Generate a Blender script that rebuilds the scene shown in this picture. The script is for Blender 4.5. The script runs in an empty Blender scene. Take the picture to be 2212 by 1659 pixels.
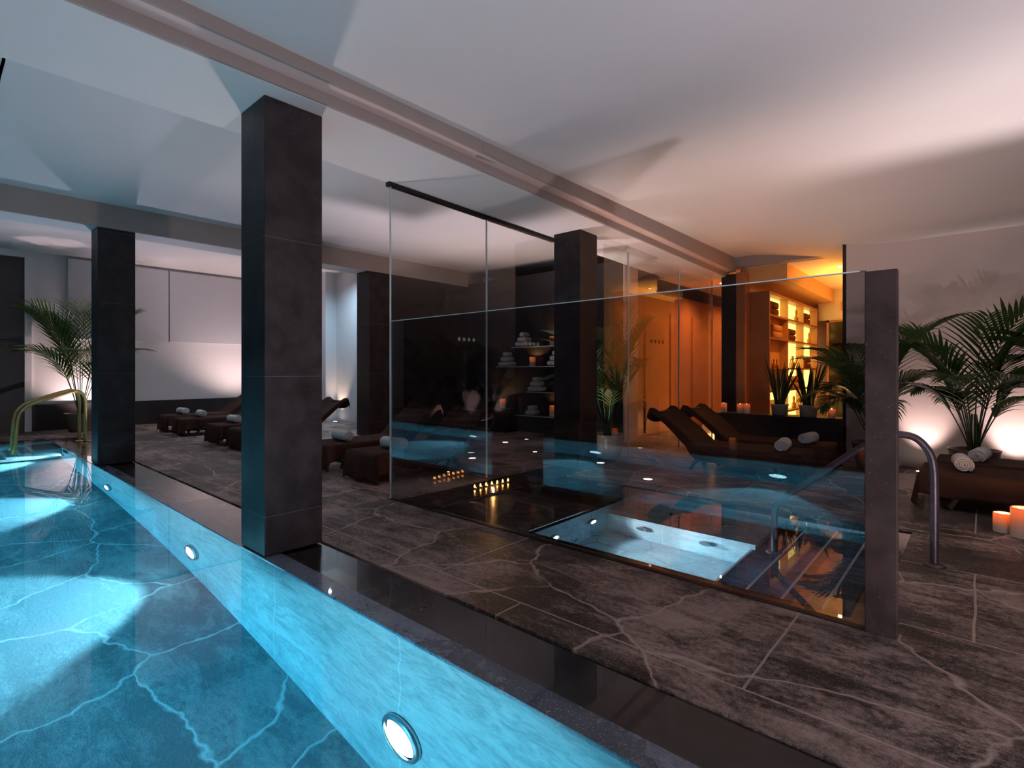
import bpy, bmesh, math, random
from math import sin, cos, pi, radians, sqrt, atan2
from mathutils import Vector, Matrix

scene = bpy.context.scene
COL = scene.collection

# ------------------------------------------------------------------ camera
F_PX = 1131.0
cam_d = bpy.data.cameras.new('camera')
cam = bpy.data.objects.new('camera', cam_d)
COL.objects.link(cam)
cam.location = (0, 0, 1.3)
cam.rotation_euler = (radians(90), 0, radians(41.7))
cam_d.sensor_fit = 'HORIZONTAL'
cam_d.sensor_width = 36
cam_d.lens = F_PX / 2212 * 36
cam_d.shift_y = -28.5 / 2212
cam_d.clip_start = .02
cam_d.clip_end = 100
scene.camera = cam

# ------------------------------------------------------------------ world, exposure, sampling
world = bpy.data.worlds.new('world')
scene.world = world
world.use_nodes = True
world.node_tree.nodes['Background'].inputs[0].default_value = (.5, .55, .7, 1)
world.node_tree.nodes['Background'].inputs[1].default_value = .02
vs = scene.view_settings
vs.view_transform = 'Standard'
vs.look = 'None'
vs.exposure = 1.0
vs.gamma = 1
vs.use_curve_mapping = False
cy = scene.cycles
cy.use_denoising = True
try:
    cy.denoiser = 'OPENIMAGEDENOISE'
except Exception:
    pass
cy.max_bounces = 9
cy.diffuse_bounces = 3
cy.glossy_bounces = 5
cy.transmission_bounces = 8
cy.transparent_max_bounces = 14
cy.volume_bounces = 0
cy.sample_clamp_indirect = 4
cy.sample_clamp_direct = 0
cy.caustics_reflective = False
cy.caustics_refractive = True
cy.blur_glossy = 0.3
cy.use_adaptive_sampling = True
cy.adaptive_threshold = 0.05
cy.use_light_tree = True


def lamp(name, kind, loc, energy, color, direction=(0, 0, 1), size=60, blend=.6, radius=.05, parent=None):
    d = bpy.data.lights.new(name, kind)
    d.energy = energy
    d.color = color
    if kind == 'SPOT':
        d.spot_size = radians(size)
        d.spot_blend = blend
        d.shadow_soft_size = radius
    elif kind == 'POINT':
        d.shadow_soft_size = radius
    elif kind == 'AREA':
        d.shape = 'RECTANGLE'
        d.size, d.size_y = radius if isinstance(radius, tuple) else (radius, radius)
    o = bpy.data.objects.new(name, d)
    COL.objects.link(o)
    o.location = loc
    o.rotation_euler = Vector(direction).to_track_quat('-Z', 'Y').to_euler()
    if parent:
        o.parent = parent
        o.location = Vector(loc) - parent.location
    return o


PINK = (1, .72, .70)
LILAC = (.93, .84, 1)
WARM = (1, .50, .22)
AMBER = (1, .42, .08)
POOLC = (.90, .97, 1)

# uplights washing the ceilings and walls, some of them added fill (all get a floor fixture further down)
UPLIGHTS = [  # x, y, energy, colour, direction, cone
    (1.25, 6.3, 240, (1, .82, .82), (-.10, .02, 1), 90),
    (1.6, 1.6, 260, (1, .84, .92), (-.75, .35, 1), 140),  # added out of view as broad fill for the right ceiling
    (-2.95, 5.75, 110, (1, .66, .54), (.22, .30, 1), 90),
    (-5.6, 5.4, 190, (1, .78, .80), (-.05, .05, 1), 100),
    (-6.4, 7.0, 80, PINK, (.15, .0, 1), 100),
    (-14.75, 2.55, 130, PINK, (-.10, -.25, 1), 90),
    (-14.0, 5.7, 150, PINK, (-.22, .0, 1), 110),
    (-12.3, 7.0, 45, (1, .70, .50), (.0, .12, 1), 60),
    (-.55, 8.52, 32, PINK, (.02, .55, 1), 62),
    (.33, 8.52, 44, PINK, (.04, .55, 1), 66),
    (-3.97, 6.33, 90, (1, .92, .72), (-.10, .22, 1), 46),
    (-11.6, 2.5, 110, (1, .84, .97), (.1, .0, 1), 130),  # added fill for the left ceiling and wall, kept out of sight
    (-5.5, 2.6, 70, (1, .80, .78), (.1, -.35, 1), 120),  # added fill for the pool ceiling, kept out of sight
]

# ------------------------------------------------------------------ node helpers


def new_mat(name):
    m = bpy.data.materials.new(name)
    m.use_nodes = True
    nt = m.node_tree
    nt.nodes.clear()
    out = nt.nodes.new('ShaderNodeOutputMaterial')
    return m, nt, out


def N(nt, typ, **kw):
    n = nt.nodes.new(typ)
    ins = kw.pop('ins', {})
    for k, v in kw.items():
        setattr(n, k, v)
    for k, v in ins.items():
        if isinstance(v, bpy.types.NodeSocket):
            nt.links.new(v, n.inputs[k])
        else:
            n.inputs[k].default_value = v
    return n


def math_n(nt, op, a, b=None, c=None):
    n = nt.nodes.new('ShaderNodeMath')
    n.operation = op
    for i, v in enumerate((a, b, c)):
        if v is None:
            continue
        if isinstance(v, bpy.types.NodeSocket):
            nt.links.new(v, n.inputs[i])
        else:
            n.inputs[i].default_value = v
    return n.outputs[0]


def mixc(nt, fac, a, b, blend='MIX'):
    n = nt.nodes.new('ShaderNodeMix')
    n.data_type = 'RGBA'
    n.blend_type = blend
    for i, v in ((0, fac), (6, a), (7, b)):
        if isinstance(v, bpy.types.NodeSocket):
            nt.links.new(v, n.inputs[i])
        else:
            if i and len(v) == 3:
                v = (*v, 1)
            n.inputs[i].default_value = v
    return n.outputs[2]


def ramp(nt, fac, lo, hi, a=0., b=1.):
    n = nt.nodes.new('ShaderNodeMapRange')
    n.interpolation_type = 'SMOOTHSTEP'
    nt.links.new(fac, n.inputs[0])
    n.inputs[1].default_value = lo
    n.inputs[2].default_value = hi
    n.inputs[3].default_value = a
    n.inputs[4].default_value = b
    return n.outputs[0]


def coords(nt, scale=(1, 1, 1), rot=(0, 0, 0), kind='Object'):
    tc = nt.nodes.new('ShaderNodeTexCoord')
    mp = nt.nodes.new('ShaderNodeMapping')
    nt.links.new(tc.outputs[kind], mp.inputs[0])
    mp.inputs['Scale'].default_value = scale
    mp.inputs['Rotation'].default_value = rot
    return mp.outputs[0]


def noise(nt, vec, scale, detail=4, rough=.55, dist=0.):
    return N(nt, 'ShaderNodeTexNoise', ins={'Vector': vec, 'Scale': scale, 'Detail': detail, 'Roughness': rough, 'Distortion': dist}).outputs[0]


def principled(nt, out, **ins):
    p = nt.nodes.new('ShaderNodeBsdfPrincipled')
    for k, v in ins.items():
        k = k.replace('_', ' ')
        if isinstance(v, bpy.types.NodeSocket):
            nt.links.new(v, p.inputs[k])
        else:
            if isinstance(v, tuple) and len(v) == 3:
                v = (*v, 1)
            p.inputs[k].default_value = v
    nt.links.new(p.outputs[0], out.inputs[0])
    return p


def bump(nt, h, strength=.3, dist=.01):
    return N(nt, 'ShaderNodeBump', ins={'Height': h, 'Strength': strength, 'Distance': dist}).outputs[0]


def simple(name, col, rough=.5, metallic=0., var=.08, nscale=6, bmp=.0, bscale=60, spec=.5, coat=0., sheen=0.):
    m, nt, out = new_mat(name)
    v = coords(nt)
    n = noise(nt, v, nscale)
    c = mixc(nt, n, tuple(x * (1 - var) for x in col), tuple(min(1, x * (1 + var)) for x in col))
    kw = dict(Base_Color=c, Roughness=rough, Metallic=metallic)
    if bmp:
        kw['Normal'] = bump(nt, noise(nt, v, bscale, 3), bmp, .004)
    p = principled(nt, out, **kw)
    p.inputs['Specular IOR Level'].default_value = spec
    p.inputs['Coat Weight'].default_value = coat
    p.inputs['Coat Roughness'].default_value = .03
    p.inputs['Sheen Weight'].default_value = sheen
    return m


def slate(name, dark, mid, crack, vscale=.85, width=.012, brick=True, rough=(.32, .6), bumps=.5, coat=0., speck=.0, crackmix=.8, seed=0., brk_lo=.38):
    """irregular slate flagstones laid with pale grout"""
    m, nt, out = new_mat(name)
    v0 = coords(nt)
    vv = N(nt, 'ShaderNodeVectorMath', operation='ADD', ins={0: v0, 1: (seed, seed * 1.7, 0)}).outputs[0]
    wob = N(nt, 'ShaderNodeTexNoise', ins={'Vector': vv, 'Scale': 1.1, 'Detail': 4, 'Roughness': .6})
    off = N(nt, 'ShaderNodeVectorMath', operation='MULTIPLY_ADD', ins={0: wob.outputs['Color'], 1: (.55, .55, 0), 2: vv}).outputs[0]
    vor = N(nt, 'ShaderNodeTexVoronoi', feature='DISTANCE_TO_EDGE', voronoi_dimensions='2D', ins={'Vector': off, 'Scale': vscale, 'Randomness': 1.0}).outputs['Distance']
    cell = N(nt, 'ShaderNodeTexVoronoi', feature='F1', voronoi_dimensions='2D', ins={'Vector': off, 'Scale': vscale, 'Randomness': 1.0}).outputs['Color']
    wn = noise(nt, vv, 9, 3)
    wd = math_n(nt, 'MULTIPLY', wn, width * 1.6)
    g1 = math_n(nt, 'SUBTRACT', 1.0, N(nt, 'ShaderNodeMapRange', ins={0: vor, 1: 0.0, 2: wd, 3: 0., 4: 1.}).outputs[0])
    # breaks along the crack so that it fades in places
    brk = ramp(nt, noise(nt, vv, 1.7, 2), brk_lo, brk_lo + .18)
    g1 = math_n(nt, 'MULTIPLY', g1, brk)
    grout = g1
    if brick:
        bo = N(nt, 'ShaderNodeVectorMath', operation='MULTIPLY_ADD', ins={0: wob.outputs['Color'], 1: (.03, .03, 0), 2: vv}).outputs[0]
        br = N(nt, 'ShaderNodeTexBrick', ins={'Vector': bo, 'Scale': 1.0, 'Mortar Size': .007, 'Mortar Smooth': .3, 'Brick Width': 1.9, 'Row Height': 1.12,
                                              'Color1': (0, 0, 0, 1), 'Color2': (1, 1, 1, 1), 'Mortar': (.5, .5, .5, 1)})
        br.offset = .37
        grout = math_n(nt, 'MAXIMUM', g1, math_n(nt, 'MULTIPLY', br.outputs['Fac'], .8))
    st = N(nt, 'ShaderNodeMapping', ins={'Vector': vv, 'Scale': (1.1, 3.2, 2), 'Rotation': (0, 0, .35)}).outputs[0]
    n1 = noise(nt, st, 2.4, 8, .72, .8)
    n2 = noise(nt, vv, 30, 5, .75)
    n3 = noise(nt, vv, .9, 4, .6)
    bw = N(nt, 'ShaderNodeSeparateColor', ins={0: cell}).outputs[0]
    f = math_n(nt, 'ADD', math_n(nt, 'MULTIPLY', n1, .6), math_n(nt, 'MULTIPLY', n2, .4))
    f = math_n(nt, 'ADD', f, math_n(nt, 'MULTIPLY', math_n(nt, 'SUBTRACT', bw, .5), .10))
    f = math_n(nt, 'ADD', f, math_n(nt, 'MULTIPLY', math_n(nt, 'SUBTRACT', n3, .5), .7))
    c = mixc(nt, ramp(nt, f, .40, .66), dark, mid)
    if speck:
        dry = ramp(nt, noise(nt, vv, .55, 5, .65, .5), .5, .62)
        sp = ramp(nt, noise(nt, st, 34, 4, .7), .50, .62)
        c = mixc(nt, math_n(nt, 'MULTIPLY', math_n(nt, 'MULTIPLY', sp, dry), speck), c, tuple(min(1, x * 1.9) for x in mid))
        sp2 = ramp(nt, noise(nt, vv, 110, 4, .65), .58, .68)
        c = mixc(nt, math_n(nt, 'MULTIPLY', sp2, speck), c, tuple(min(1, x * 2.6) for x in mid))
    c = mixc(nt, math_n(nt, 'MULTIPLY', grout, crackmix), c, crack)
    h = math_n(nt, 'ADD', math_n(nt, 'MULTIPLY', n1, .9), math_n(nt, 'MULTIPLY', n2, .8))
    h = math_n(nt, 'ADD', h, math_n(nt, 'MULTIPLY', noise(nt, vv, 95, 4, .8), .45))
    h = math_n(nt, 'SUBTRACT', h, math_n(nt, 'MULTIPLY', grout, .25))
    r = ramp(nt, f, .3, .75, rough[0], rough[1])
    p = principled(nt, out, Base_Color=c, Roughness=r, Normal=bump(nt, h, bumps, .02))
    p.inputs['Coat Weight'].default_value = coat
    p.inputs['Coat Roughness'].default_value = .02
    p.inputs['Coat IOR'].default_value = 1.33
    return m


def glass_mat(name, tint, ior=1.5):
    m, nt, out = new_mat(name)
    bf = N(nt, 'ShaderNodeNewGeometry').outputs['Backfacing']
    io = N(nt, 'ShaderNodeMapRange', ins={0: bf, 3: ior, 4: 1 / ior}).outputs[0]
    fr = N(nt, 'ShaderNodeFresnel', ins={'IOR': io}).outputs[0]
    tr = N(nt, 'ShaderNodeBsdfTransparent', ins={'Color': (*tint, 1)}).outputs[0]
    gl = N(nt, 'ShaderNodeBsdfGlossy', ins={'Color': (1, 1, 1, 1), 'Roughness': 0.0}).outputs[0]
    mx = N(nt, 'ShaderNodeMixShader', ins={0: fr, 1: tr, 2: gl}).outputs[0]
    nt.links.new(mx, out.inputs[0])
    return m


def emit(name, col, strength):
    m, nt, out = new_mat(name)
    e = N(nt, 'ShaderNodeEmission', ins={'Color': (*col, 1), 'Strength': strength}).outputs[0]
    nt.links.new(e, out.inputs[0])
    return m


# ------------------------------------------------------------------ materials
M = {}
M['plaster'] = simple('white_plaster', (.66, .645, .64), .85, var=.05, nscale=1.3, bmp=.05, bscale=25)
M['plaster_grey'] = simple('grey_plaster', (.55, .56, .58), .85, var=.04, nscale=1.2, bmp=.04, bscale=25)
M['beam_paint'] = simple('taupe_beam_paint', (.34, .29, .27), .8, var=.04)
M['wall_beige'] = simple('beige_wall_paint', (.66, .56, .51), .8, var=.08, nscale=1.6, bmp=.06, bscale=20)
M['black_wall'] = simple('black_stone_cladding', (.022, .02, .022), .35, var=.3, nscale=3)
M['slate'] = slate('dark_slate_floor', (.030, .021, .020), (.54, .39, .34), (.74, .60, .52), speck=.5, vscale=1.05, bumps=1., width=.02, brk_lo=.30, crackmix=.9)
M['wet'] = slate('wet_black_slate', (.006, .005, .006), (.022, .018, .017), (.05, .04, .03), width=.006, brick=False, rough=(.15, .3), bumps=.05, coat=1.)
M['coping'] = slate('blue_grey_coping_stone', (.06, .085, .12), (.19, .24, .32), (.04, .04, .05), width=.01, brick=False, rough=(.2, .4), bumps=.15, coat=1., speck=.5, vscale=1.3)
M['pool_floor'] = slate('pool_flagstone', (.17, .23, .26), (.42, .48, .50), (.92, .95, .96), vscale=1.15, width=.022, brick=False, rough=(.6, .8), bumps=.7, crackmix=.9, seed=4.3, brk_lo=.2)


M['plunge_floor'] = slate('plunge_flagstone', (.26, .31, .34), (.46, .52, .54), (.06, .09, .11), vscale=2.6, width=.035, brick=False, rough=(.6, .8), bumps=.6, crackmix=.8, seed=7.7)


def pool_wall_mat():
    m, nt, out = new_mat('pool_wall_stone')
    v = coords(nt, (1, 1, 1))
    st = N(nt, 'ShaderNodeMapping', ins={'Vector': v, 'Scale': (1.2, 2, 3.2), 'Rotation': (0, .35, 0)}).outputs[0]
    n1 = noise(nt, st, 1.6, 8, .7, 1.2)
    n2 = noise(nt, st, 9, 6, .75, .8)
    f = math_n(nt, 'ADD', math_n(nt, 'MULTIPLY', n1, .55), math_n(nt, 'MULTIPLY', n2, .45))
    c = mixc(nt, ramp(nt, f, .36, .62), (.24, .32, .34), (.50, .58, .59))
    sx = N(nt, 'ShaderNodeSeparateXYZ', ins={0: v}).outputs[0]
    wav = math_n(nt, 'ADD', sx, math_n(nt, 'MULTIPLY', noise(nt, v, 2.2, 3), .14))
    jn = math_n(nt, 'ABSOLUTE', math_n(nt, 'SUBTRACT', math_n(nt, 'FRACT', math_n(nt, 'MULTIPLY', wav, .72)), .5))
    j = ramp(nt, jn, .0, .006, 1., 0.)
    c = mixc(nt, math_n(nt, 'MULTIPLY', j, .55), c, (.75, .8, .82))
    principled(nt, out, Base_Color=c, Roughness=.7, Normal=bump(nt, f, .4, .01))
    return m


M['pool_wall'] = pool_wall_mat()


def pillar_mat(name='dark_basalt_cladding', seam=.985, off=.275, base=(.014, .011, .012), mid=(.038, .029, .030), rough=(.38, .55), spec=.35):
    m, nt, out = new_mat(name)
    v = coords(nt)
    n1 = noise(nt, v, 5, 6, .6)
    n2 = noise(nt, v, 90, 3, .6)
    c = mixc(nt, ramp(nt, n1, .35, .7), base, mid)
    c = mixc(nt, ramp(nt, n2, .66, .76), c, (.16, .15, .17))
    sz = N(nt, 'ShaderNodeSeparateXYZ', ins={0: v}).outputs[2]
    fr = math_n(nt, 'FRACT', math_n(nt, 'DIVIDE', math_n(nt, 'SUBTRACT', sz, off), seam))
    d = math_n(nt, 'ABSOLUTE', math_n(nt, 'SUBTRACT', fr, .5))
    s = ramp(nt, d, .4975, .4995)
    c = mixc(nt, math_n(nt, 'MULTIPLY', s, .8), c, (.15, .15, .17))
    r = ramp(nt, n1, .3, .7, *rough)
    p = principled(nt, out, Base_Color=c, Roughness=r, Normal=bump(nt, n2, .25, .003))
    p.inputs['Specular IOR Level'].default_value = spec
    return m


M['pillar'] = pillar_mat()
M['post'] = pillar_mat('corten_brown_stone', 9., 5., (.020, .013, .012), (.045, .028, .027), (.6, .75), .25)
M['glass'] = glass_mat('clear_glass', (.93, .945, .95))
M['glass_dark'] = glass_mat('smoked_glass', (.70, .71, .74), 1.62)
M['glass_edge'] = simple('glass_edge', (.55, .62, .62), .25, spec=.8)
M['black_metal'] = simple('black_metal', (.02, .02, .02), .35, .6)
M['steel'] = simple('brushed_steel', (.55, .55, .56), .25, 1.)
M['brass'] = simple('aged_brass', (.50, .38, .14), .38, .9, var=.35, nscale=14, bmp=.25, bscale=80)
M['rust_metal'] = simple('weathered_steel', (.10, .075, .085), .42, .7, var=.4, nscale=12, bmp=.3, bscale=90)
M['cloth'] = simple('dark_brown_cloth', (.050, .022, .015), .92, var=.15, nscale=14, bmp=.25, bscale=500, sheen=.0, spec=.2)
M['wood'] = simple('dark_stained_wood', (.045, .025, .016), .45, var=.3, nscale=20)
M['towel'] = simple('white_terry_towel', (.72, .70, .70), .95, var=.06, nscale=30, bmp=.9, bscale=260, sheen=.3, spec=.1)
M['towel_brown'] = simple('brown_terry_towel', (.16, .05, .025), .95, var=.1, nscale=30, bmp=.8, bscale=240, spec=.1)
M['towel_orange'] = simple('tan_terry_towel', (.55, .30, .14), .95, var=.1, nscale=30, bmp=.8, bscale=240, spec=.1)
M['pot'] = simple('taupe_ceramic', (.20, .13, .10), .45, var=.08, nscale=5)
M['pot_light'] = simple('cream_glazed_ceramic', (.55, .50, .42), .25, var=.08, nscale=4)
M['soil'] = simple('potting_soil', (.03, .02, .014), .95, bmp=.8)
M['walnut'] = simple('reddish_wood_veneer', (.40, .17, .075), .42, var=.22, nscale=3)
M['shelfwood'] = simple('shelf_board_wood', (.30, .13, .05), .45, var=.2, nscale=6)
M['lightwood'] = simple('pale_wood_back', (.62, .36, .15), .5, var=.15, nscale=3)
M['white_panel'] = simple('pale_wall_panel', (.54, .55, .58), .6, var=.03)
M['bottle'] = simple('amber_bottle', (.45, .2, .06), .2, spec=.7)
M['star'] = simple('gold_star_film', (.85, .78, .45), .45)
M['nosing'] = simple('white_step_nosing', (.85, .88, .9), .5)
M['lens'] = emit('lamp_lens', (.70, .93, 1), 26)
M['uplens'] = emit('uplight_lens', (1, .86, .78), 9)
M['backlit'] = emit('backlit_shelf_panel', (1, .66, .13), 2.6)
M['flame'] = emit('candle_flame', (1, .55, .15), 60)
M['tflame'] = emit('tealight_flame', (1, .34, .05), 22)
M['shower'] = simple('black_shower_glass', (.012, .01, .01), .12, spec=.8)


def leaf_mat():
    m, nt, out = new_mat('palm_leaf_green')
    v = coords(nt)
    c = mixc(nt, noise(nt, v, 5), (.014, .040, .014), (.05, .10, .03))
    p = nt.nodes.new('ShaderNodeBsdfPrincipled')
    nt.links.new(c, p.inputs['Base Color'])
    p.inputs['Roughness'].default_value = .38
    t = N(nt, 'ShaderNodeBsdfTranslucent', ins={'Color': (.10, .20, .04, 1)}).outputs[0]
    mx = N(nt, 'ShaderNodeMixShader', ins={0: .22, 1: p.outputs[0], 2: t}).outputs[0]
    nt.links.new(mx, out.inputs[0])
    return m


M['leaf'] = leaf_mat()
M['stem'] = simple('palm_stem_green', (.09, .12, .045), .5, var=.2)


def wax_mat():
    m, nt, out = new_mat('candle_wax')
    d = N(nt, 'ShaderNodeBsdfDiffuse', ins={'Color': (.80, .72, .58, 1)}).outputs[0]
    t = N(nt, 'ShaderNodeBsdfTranslucent', ins={'Color': (1, .50, .17, 1)}).outputs[0]
    # a thin translucent shell round the burnt-down pool, solid opaque wax towards the foot
    gz = N(nt, 'ShaderNodeSeparateXYZ', ins={0: coords(nt, kind='Generated')}).outputs[2]
    mx = N(nt, 'ShaderNodeMixShader', ins={0: ramp(nt, gz, .1, .85, .03, .62), 1: d, 2: t}).outputs[0]
    nt.links.new(mx, out.inputs[0])
    return m


M['wax'] = wax_mat()


def water_mat(name, absorb, density):
    m, nt, out = new_mat(name)
    v = coords(nt)
    g = N(nt, 'ShaderNodeBsdfGlass', ins={'Color': (1, 1, 1, 1), 'Roughness': 0., 'IOR': 1.333,
                                         'Normal': bump(nt, noise(nt, v, 1.6, 2), .02, .02)}).outputs[0]
    nt.links.new(g, out.inputs[0])
    va = N(nt, 'ShaderNodeVolumeAbsorption', ins={'Color': (*absorb, 1), 'Density': density}).outputs[0]
    nt.links.new(va, out.inputs['Volume'])
    return m


M['water'] = water_mat('clear_pool_water', (.015, .765, .92), .50)
M['water_dark'] = water_mat('plunge_pool_water', (.25, .82, .95), .35)

# ------------------------------------------------------------------ mesh helpers


class MB:
    def __init__(self):
        self.bm = bmesh.new()
        self.mats = []

    def box(self, x0, x1, y0, y1, z0, z1, rot=0, piv=None):
        vs_ = [self.bm.verts.new((x, y, z)) for x in (x0, x1) for y in (y0, y1) for z in (z0, z1)]
        for f in ((0, 1, 3, 2), (4, 6, 7, 5), (0, 4, 5, 1), (2, 3, 7, 6), (0, 2, 6, 4), (1, 5, 7, 3)):
            self.bm.faces.new([vs_[i] for i in f])
        if rot:
            bmesh.ops.rotate(self.bm, verts=vs_, cent=piv or ((x0 + x1) / 2, (y0 + y1) / 2, 0), matrix=Matrix.Rotation(rot, 3, 'Z'))
        return self

    def bar(self, a, b, w, h):
        a, b = Vector(a), Vector(b)
        d = (b - a).normalized()
        up = Vector((0, 0, 1)) if abs(d.z) < .95 else Vector((1, 0, 0))
        s = d.cross(up).normalized() * w / 2
        u = s.cross(d).normalized() * h / 2
        q = [self.bm.verts.new(p + i * s + j * u) for p in (a, b) for i, j in ((-1, -1), (1, -1), (1, 1), (-1, 1))]
        for f in ((3, 2, 1, 0), (4, 5, 6, 7), (0, 1, 5, 4), (1, 2, 6, 5), (2, 3, 7, 6), (3, 0, 4, 7)):
            self.bm.faces.new([q[i] for i in f])
        return self

    def lathe(self, prof, c=(0, 0, 0), n=28, smooth=True, axis='Z', cap=True, wob=0., seed=1):
        rnd = random.Random(seed)
        ph = [rnd.uniform(0, 6.28) for _ in range(3)]
        rings = []
        for r, z in prof:
            ring = []
            for i in range(n):
                a = 2 * pi * i / n
                rr = r * (1 + wob * (sin(3 * a + ph[0]) + .6 * sin(5 * a + ph[1])))
                p = Vector((rr * cos(a), rr * sin(a), z))
                if axis == 'Y':
                    p = Vector((p.x, -p.z, p.y))
                if axis == 'X':
                    p = Vector((p.z, p.x, p.y))
                ring.append(self.bm.verts.new(p + Vector(c)))
            rings.append(ring)
        for a, b in zip(rings, rings[1:]):
            for i in range(n):
                f = self.bm.faces.new((a[i], a[(i + 1) % n], b[(i + 1) % n], b[i]))
                f.smooth = smooth
        if cap:
            for rg, rev in ((rings[0], True), (rings[-1], False)):
                try:
                    self.bm.faces.new(list(reversed(rg)) if rev else rg)
                except Exception:
                    pass
        return self

    def tube(self, pts, r, n=12, rfun=None):
        pts = [Vector(p) for p in pts]
        rings = []
        prev = None
        for i, p in enumerate(pts):
            d = (pts[min(i + 1, len(pts) - 1)] - pts[max(i - 1, 0)]).normalized()
            if prev is None:
                up = Vector((0, 0, 1)) if abs(d.z) < .9 else Vector((1, 0, 0))
                s = d.cross(up).normalized()
            else:
                s = (prev - d * prev.dot(d)).normalized()
            prev = s
            u = s.cross(d)
            rr = rfun(i / (len(pts) - 1)) * r if rfun else r
            rings.append([self.bm.verts.new(p + rr * (cos(2 * pi * k / n) * s + sin(2 * pi * k / n) * u)) for k in range(n)])
        for a, b in zip(rings, rings[1:]):
            for i in range(n):
                f = self.bm.faces.new((a[i], a[(i + 1) % n], b[(i + 1) % n], b[i]))
                f.smooth = True
        self.bm.faces.new(rings[0])
        self.bm.faces.new(list(reversed(rings[-1])))
        return self

    def quad(self, *p):
        self.bm.faces.new([self.bm.verts.new(q) for q in p])
        return self

    def prism(self, poly, z0, z1):
        lo = [self.bm.verts.new((x, y, z0)) for x, y in poly]
        hi = [self.bm.verts.new((x, y, z1)) for x, y in poly]
        n = len(poly)
        self.bm.faces.new(list(reversed(lo)))
        self.bm.faces.new(hi)
        for i in range(n):
            self.bm.faces.new((lo[i], lo[(i + 1) % n], hi[(i + 1) % n], hi[i]))
        return self

    def build(self, name, mat, parent=None, bevel=0., loc=None, smooth=False):
        bmesh.ops.recalc_face_normals(self.bm, faces=self.bm.faces)
        me = bpy.data.meshes.new(name)
        if smooth:
            for f in self.bm.faces:
                f.smooth = True
        self.bm.to_mesh(me)
        self.bm.free()
        o = bpy.data.objects.new(name, me)
        COL.objects.link(o)
        me.materials.append(mat)
        if parent:
            o.parent = parent
        if loc:
            o.location = loc
        if bevel:
            b = o.modifiers.new('bevel', 'BEVEL')
            b.width = bevel
            b.segments = 2
            b.limit_method = 'ANGLE'
        return o


def tag(o, label=None, cat=None, group=None, kind=None):
    if label:
        o['label'] = label
    if cat:
        o['category'] = cat
    if group:
        o['group'] = group
    if kind:
        o['kind'] = kind
    return o


def thing(name, label, cat, loc=(0, 0, 0), rz=0, group=None, kind=None):
    o = bpy.data.objects.new(name, None)
    COL.objects.link(o)
    o.location = loc
    o.rotation_euler = (0, 0, rz)
    o.empty_display_size = .1
    return tag(o, label, cat, group, kind)


def copy_tree(o, parent=None):
    c = o.copy()
    COL.objects.link(c)
    c.parent = parent
    for ch in list(o.children):
        copy_tree(ch, c)
    return c


def struct(name, mb, mat, label=None, bevel=0.):
    o = mb.build(name, mat, bevel=bevel)
    o['kind'] = 'structure'
    if label:
        o['label'] = label
    return o


def smooth_path(pts, k=6):
    pts = [Vector(p) for p in pts]
    out = []
    for i in range(len(pts) - 1):
        p0, p1, p2, p3 = pts[max(i - 1, 0)], pts[i], pts[i + 1], pts[min(i + 2, len(pts) - 1)]
        for j in range(k):
            t = j / k
            out.append(.5 * ((2 * p1) + (p2 - p0) * t + (2 * p0 - 5 * p1 + 4 * p2 - p3) * t * t + (3 * p1 - p0 - 3 * p2 + p3) * t ** 3))
    out.append(pts[-1])
    return out


# ================================================================== THE ROOM
PX0, PX1, PY0, PY1 = -12.9, -0.25, -1.75, 1.57       # main pool, inner faces
CY = 2.02                                            # far edge of the overflow channel
QX0, QX1, QY0, QY1 = -3.85, -0.40, 3.20, 5.30        # plunge pool water

# floor with two holes
holes = [(PX0 - .45, PX1 + .3, PY0 - .4, CY), (QX0, QX1, QY0, QY1)]
xs = sorted({-15.6, 5.0, *[h[0] for h in holes], *[h[1] for h in holes]})
ys = sorted({-5.0, 15.6, *[h[2] for h in holes], *[h[3] for h in holes]})
mb = MB()
for xa, xb in zip(xs, xs[1:]):
    for ya, yb in zip(ys, ys[1:]):
        cx_, cy_ = (xa + xb) / 2, (ya + yb) / 2
        if any(h[0] < cx_ < h[1] and h[2] < cy_ < h[3] for h in holes):
            continue
        mb.box(xa, xb, ya, yb, -.10, 0)
struct('floor', mb, M['slate'], 'dark grey-brown slate flagstone floor with pale cracked joints')

# ---- ceilings
def ceil_z(x, y):
    t = min(1, max(0, (y - 6.6) / 2.3))
    u = min(1, max(0, (x + 3.0) / 1.9))
    return 3.42 - .36 * (t * t * (3 - 2 * t)) * u
mb = MB()
nx, ny = 24, 24
g = [[mb.bm.verts.new((-3.42 + 8.6 * i / nx, -5.0 + 15.6 * j / ny, ceil_z(-3.42 + 8.6 * i / nx, -5.0 + 15.6 * j / ny))) for j in range(ny + 1)] for i in range(nx + 1)]
g2 = [[mb.bm.verts.new((v.co.x, v.co.y, 3.7)) for v in r] for r in g]
for i in range(nx):
    for j in range(ny):
        f = mb.bm.faces.new((g[i][j], g[i][j + 1], g[i + 1][j + 1], g[i + 1][j])); f.smooth = True
        mb.bm.faces.new((g2[i][j], g2[i + 1][j], g2[i + 1][j + 1], g2[i][j + 1]))
struct('ceiling', mb, M['plaster'], 'pale lilac-grey plaster ceiling right of the long beam')

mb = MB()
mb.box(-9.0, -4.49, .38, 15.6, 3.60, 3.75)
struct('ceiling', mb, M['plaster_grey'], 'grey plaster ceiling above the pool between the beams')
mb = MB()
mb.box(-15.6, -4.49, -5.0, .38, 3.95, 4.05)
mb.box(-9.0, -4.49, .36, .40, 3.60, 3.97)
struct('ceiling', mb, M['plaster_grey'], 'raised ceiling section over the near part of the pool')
mb = MB()
mb.box(-15.6, -9.55, .38, 9.0, 3.86, 4.0)
struct('ceiling', mb, M['plaster'], 'white ceiling over the far left loungers')

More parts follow.
